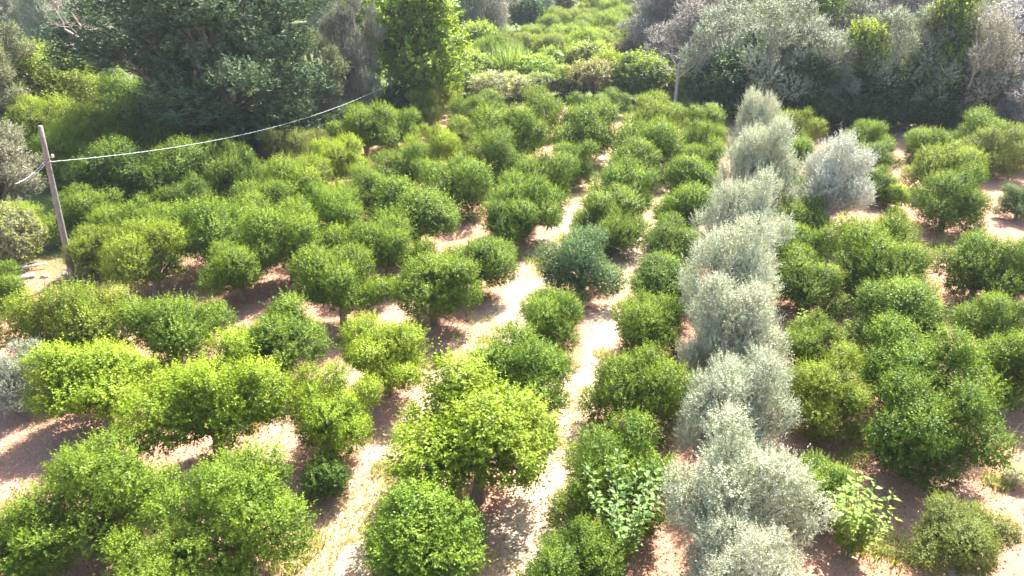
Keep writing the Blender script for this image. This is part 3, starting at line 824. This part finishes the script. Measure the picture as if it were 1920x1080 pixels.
# ------------------------------------------------------------------ stones, rubble, white sheet
def stone_mesh(seed, sx, sy, sz, mat):
    import bmesh
    bm = bmesh.new(); bmesh.ops.create_icosphere(bm, subdivisions=3, radius=1)
    rng = np.random.default_rng(seed); ph = rng.uniform(0, 6, 9)
    for v in bm.verts:
        c = v.co
        k = 1 + .16 * math.sin(c.x * 3 + ph[0]) * math.sin(c.y * 3.4 + ph[1]) + .10 * math.sin(c.z * 6 + ph[2] + c.x * 4) + .05 * math.sin(c.x * 11 + ph[3]) * math.sin(c.y * 12 + ph[4])
        v.co = (c.x * k * sx, c.y * k * sy, max(c.z, -.45) * k * sz)
    me = bpy.data.meshes.new('stone'); bm.to_mesh(me); bm.free()
    for p in me.polygons: p.use_smooth = True
    me.materials.append(mat); return me
M_STONE = plain_material('tan_stone', (.46, .36, .22, 1), .9, .3, 7)
M_PINK = plain_material('pinkish_stone', (.50, .35, .29, 1), .9, .25, 9)
M_GRST = plain_material('pale_concrete', (.40, .38, .33, 1), .9, .25, 9)
def stone(px, py, s, seed, mat, lab, sz=.8, group='stones on the orchard floor'):
    x, y = ground(px, py)
    o = bpy.data.objects.new('stone', stone_mesh(seed, s, s * .8, s * sz, mat)); COL.objects.link(o)
    o.location = (x, y, s * sz * .3); o.rotation_euler = (0, 0, seed)
    tag(o, lab, 'stone', group)
stone(395, 898, .34, 1, M_STONE, 'tan conical boulder between the near left citrus trees', 1.1)
stone(355, 868, .14, 2, M_PINK, 'small pink stone left of the tan boulder')
stone(352, 897, .17, 3, M_PINK, 'flat pink stone below the small one beside the tan boulder', .5)
stone(85, 522, .20, 4, M_PINK, 'pinkish rubble stone left of the pole foot')
stone(122, 516, .17, 5, M_GRST, 'grey stone leaning on the pole foot')
def slab(px, py, L, W, T_, rz, lab, mat, name='concrete_slab', cat='slab'):
    import bmesh
    x, y = ground(px, py)
    bm = bmesh.new(); bmesh.ops.create_cube(bm, size=1)
    for v in bm.verts: v.co = (v.co.x * L, v.co.y * W, v.co.z * T_)
    bmesh.ops.bevel(bm, geom=bm.edges[:], offset=.02, segments=2, affect='EDGES')
    me = bpy.data.meshes.new(name); bm.to_mesh(me); bm.free(); me.materials.append(mat)
    o = bpy.data.objects.new(name, me); COL.objects.link(o)
    o.location = (x, y, T_ * .5 + .02); o.rotation_euler = (.05, -.05, rz)
    tag(o, lab, cat, 'rubble left of the pole')
slab(44, 523, 1.0, .35, .13, .35, 'broken pale concrete slab lying left of the pole', M_GRST)
x, y = ground(52, 508)
T = Tubes(); T.add([(-.8, -.3, .10), (0, 0, .13), (.8, .35, .16)], [.05] * 3, 10)
o = bpy.data.objects.new('pipe', T.mesh('pipe', M_CERAMIC)); COL.objects.link(o); o.location = (x, y, .1)
tag(o, 'white pipe lying on the rubble left of the pole', 'pipe')
# white sheet sagging over a low frame
def sheet():
    x, y = ground(1040, 128); n = 14
    V, Fc = [], []
    for i in range(n):
        for j in range(n):
            a, b = (i / (n - 1) - .5) * 2, (j / (n - 1) - .5) * 2
            z = 2.0 - .55 * abs(a) ** 1.5 - .12 * math.sin(a * 5) * math.sin(b * 4) - .15 * b * b
            V.append((a * 1.0, b * 1.4, z))
    for i in range(n - 1):
        for j in range(n - 1): Fc.append((i * n + j, (i + 1) * n + j, (i + 1) * n + j + 1, i * n + j + 1))
    t = thing('tarpaulin_shelter', 'white tarpaulin sheet showing between bushes beyond the orchard', 'tarpaulin', (x, y, 0), .3)
    me = mesh_from('sheet', np.array(V), np.array(Fc), plain_material('white_tarpaulin', (.80, .82, .84, 1), .5, .05), smooth=True)
    s = part('sheet', me, t); s.modifiers.new('thick', 'SOLIDIFY').thickness = .02
    for a in (-.93, .93):
        for b in (-1.3, 1.3):
            T = Tubes(); T.add([(a, b, -.1), (a, b, 1.38)], [.035, .035], 8); part('post', T.mesh('post', M_STEEL), t)
sheet()

# ------------------------------------------------------------------ ground cover nobody could count: fallen leaves, short grass
def scatter(name, label, cat, n, seed, kind_fn, mat, color):
    rng = np.random.default_rng(seed)
    v, f, var, fl = kind_fn(rng, n)
    o = bpy.data.objects.new(name, mesh_from(name, v, f, mat, var, fl)); COL.objects.link(o)
    o.color = color
    tag(o, label, cat, None, 'stuff')
def litter(rng, n):
    u = rng.uniform(-34, 22, n); v = 9 + 56 * rng.random(n) ** 1.6
    P = np.stack([u * CA + v * SA, -u * SA + v * CA, np.full(n, .055) + rng.random(n) * .03], 1)
    a = rng.uniform(0, 6.28, n)
    A = np.stack([np.cos(a), np.sin(a), rng.normal(size=n) * .25], 1)
    Nn = unit(np.array([0, 0, 1.]) + rng.normal(size=(n, 3)) * .35)
    vv, ff = leaf_quads(P, unit(A), Nn, rng.uniform(.07, .13, n), rng.uniform(.035, .06, n), .3, .2)
    return vv, ff, np.repeat(rng.random(n), 4), np.repeat((rng.random(n) < .3) * 1.0, 4)
M_LITTER = leaf_material('dead_leaf', flush=(.48, .36, .22, 1), trans=.1, rough=.7, warm=(1, .9, .7, 1))
scatter('leaf_litter', 'dry brown leaves scattered over the red orchard soil', 'leaf litter', 70000, 7, litter, M_LITTER, (.26, .14, .085, 1))
def grass(rng, n):
    u0 = rng.choice([-8.7, -4.5, -13.0, -17.2, 4.9, 8.3, -21.3], n, p=[.34, .2, .14, .1, .08, .08, .06])
    u = u0 + rng.normal(size=n) * .75; v = 8 + 56 * rng.random(n) ** 1.5
    g = np.sin(u * 1.7 + v * .9) * np.sin(v * 1.3 - u) + np.sin(v * .61 + 2 + u * .4)
    k = g > .15; u, v = u[k], v[k]; n = len(u)
    P = np.stack([u * CA + v * SA, -u * SA + v * CA, np.zeros(n)], 1)
    A = unit(np.array([0, 0, .8]) + rng.normal(size=(n, 3)) * .6)
    A[:, 2] = np.abs(A[:, 2])
    vv, ff = leaf_quads(P, A, unit(rng.normal(size=(n, 3))), rng.uniform(.10, .24, n), rng.uniform(.012, .026, n), .1, .1)
    return vv, ff, np.repeat(rng.random(n), 4), np.repeat((rng.random(n) < .62) * 1.0, 4)
scatter('grass', 'sparse short dry and green grass along the pale tracks', 'grass', 95000, 8, grass, M_GRASS, (.20, .25, .06, 1))
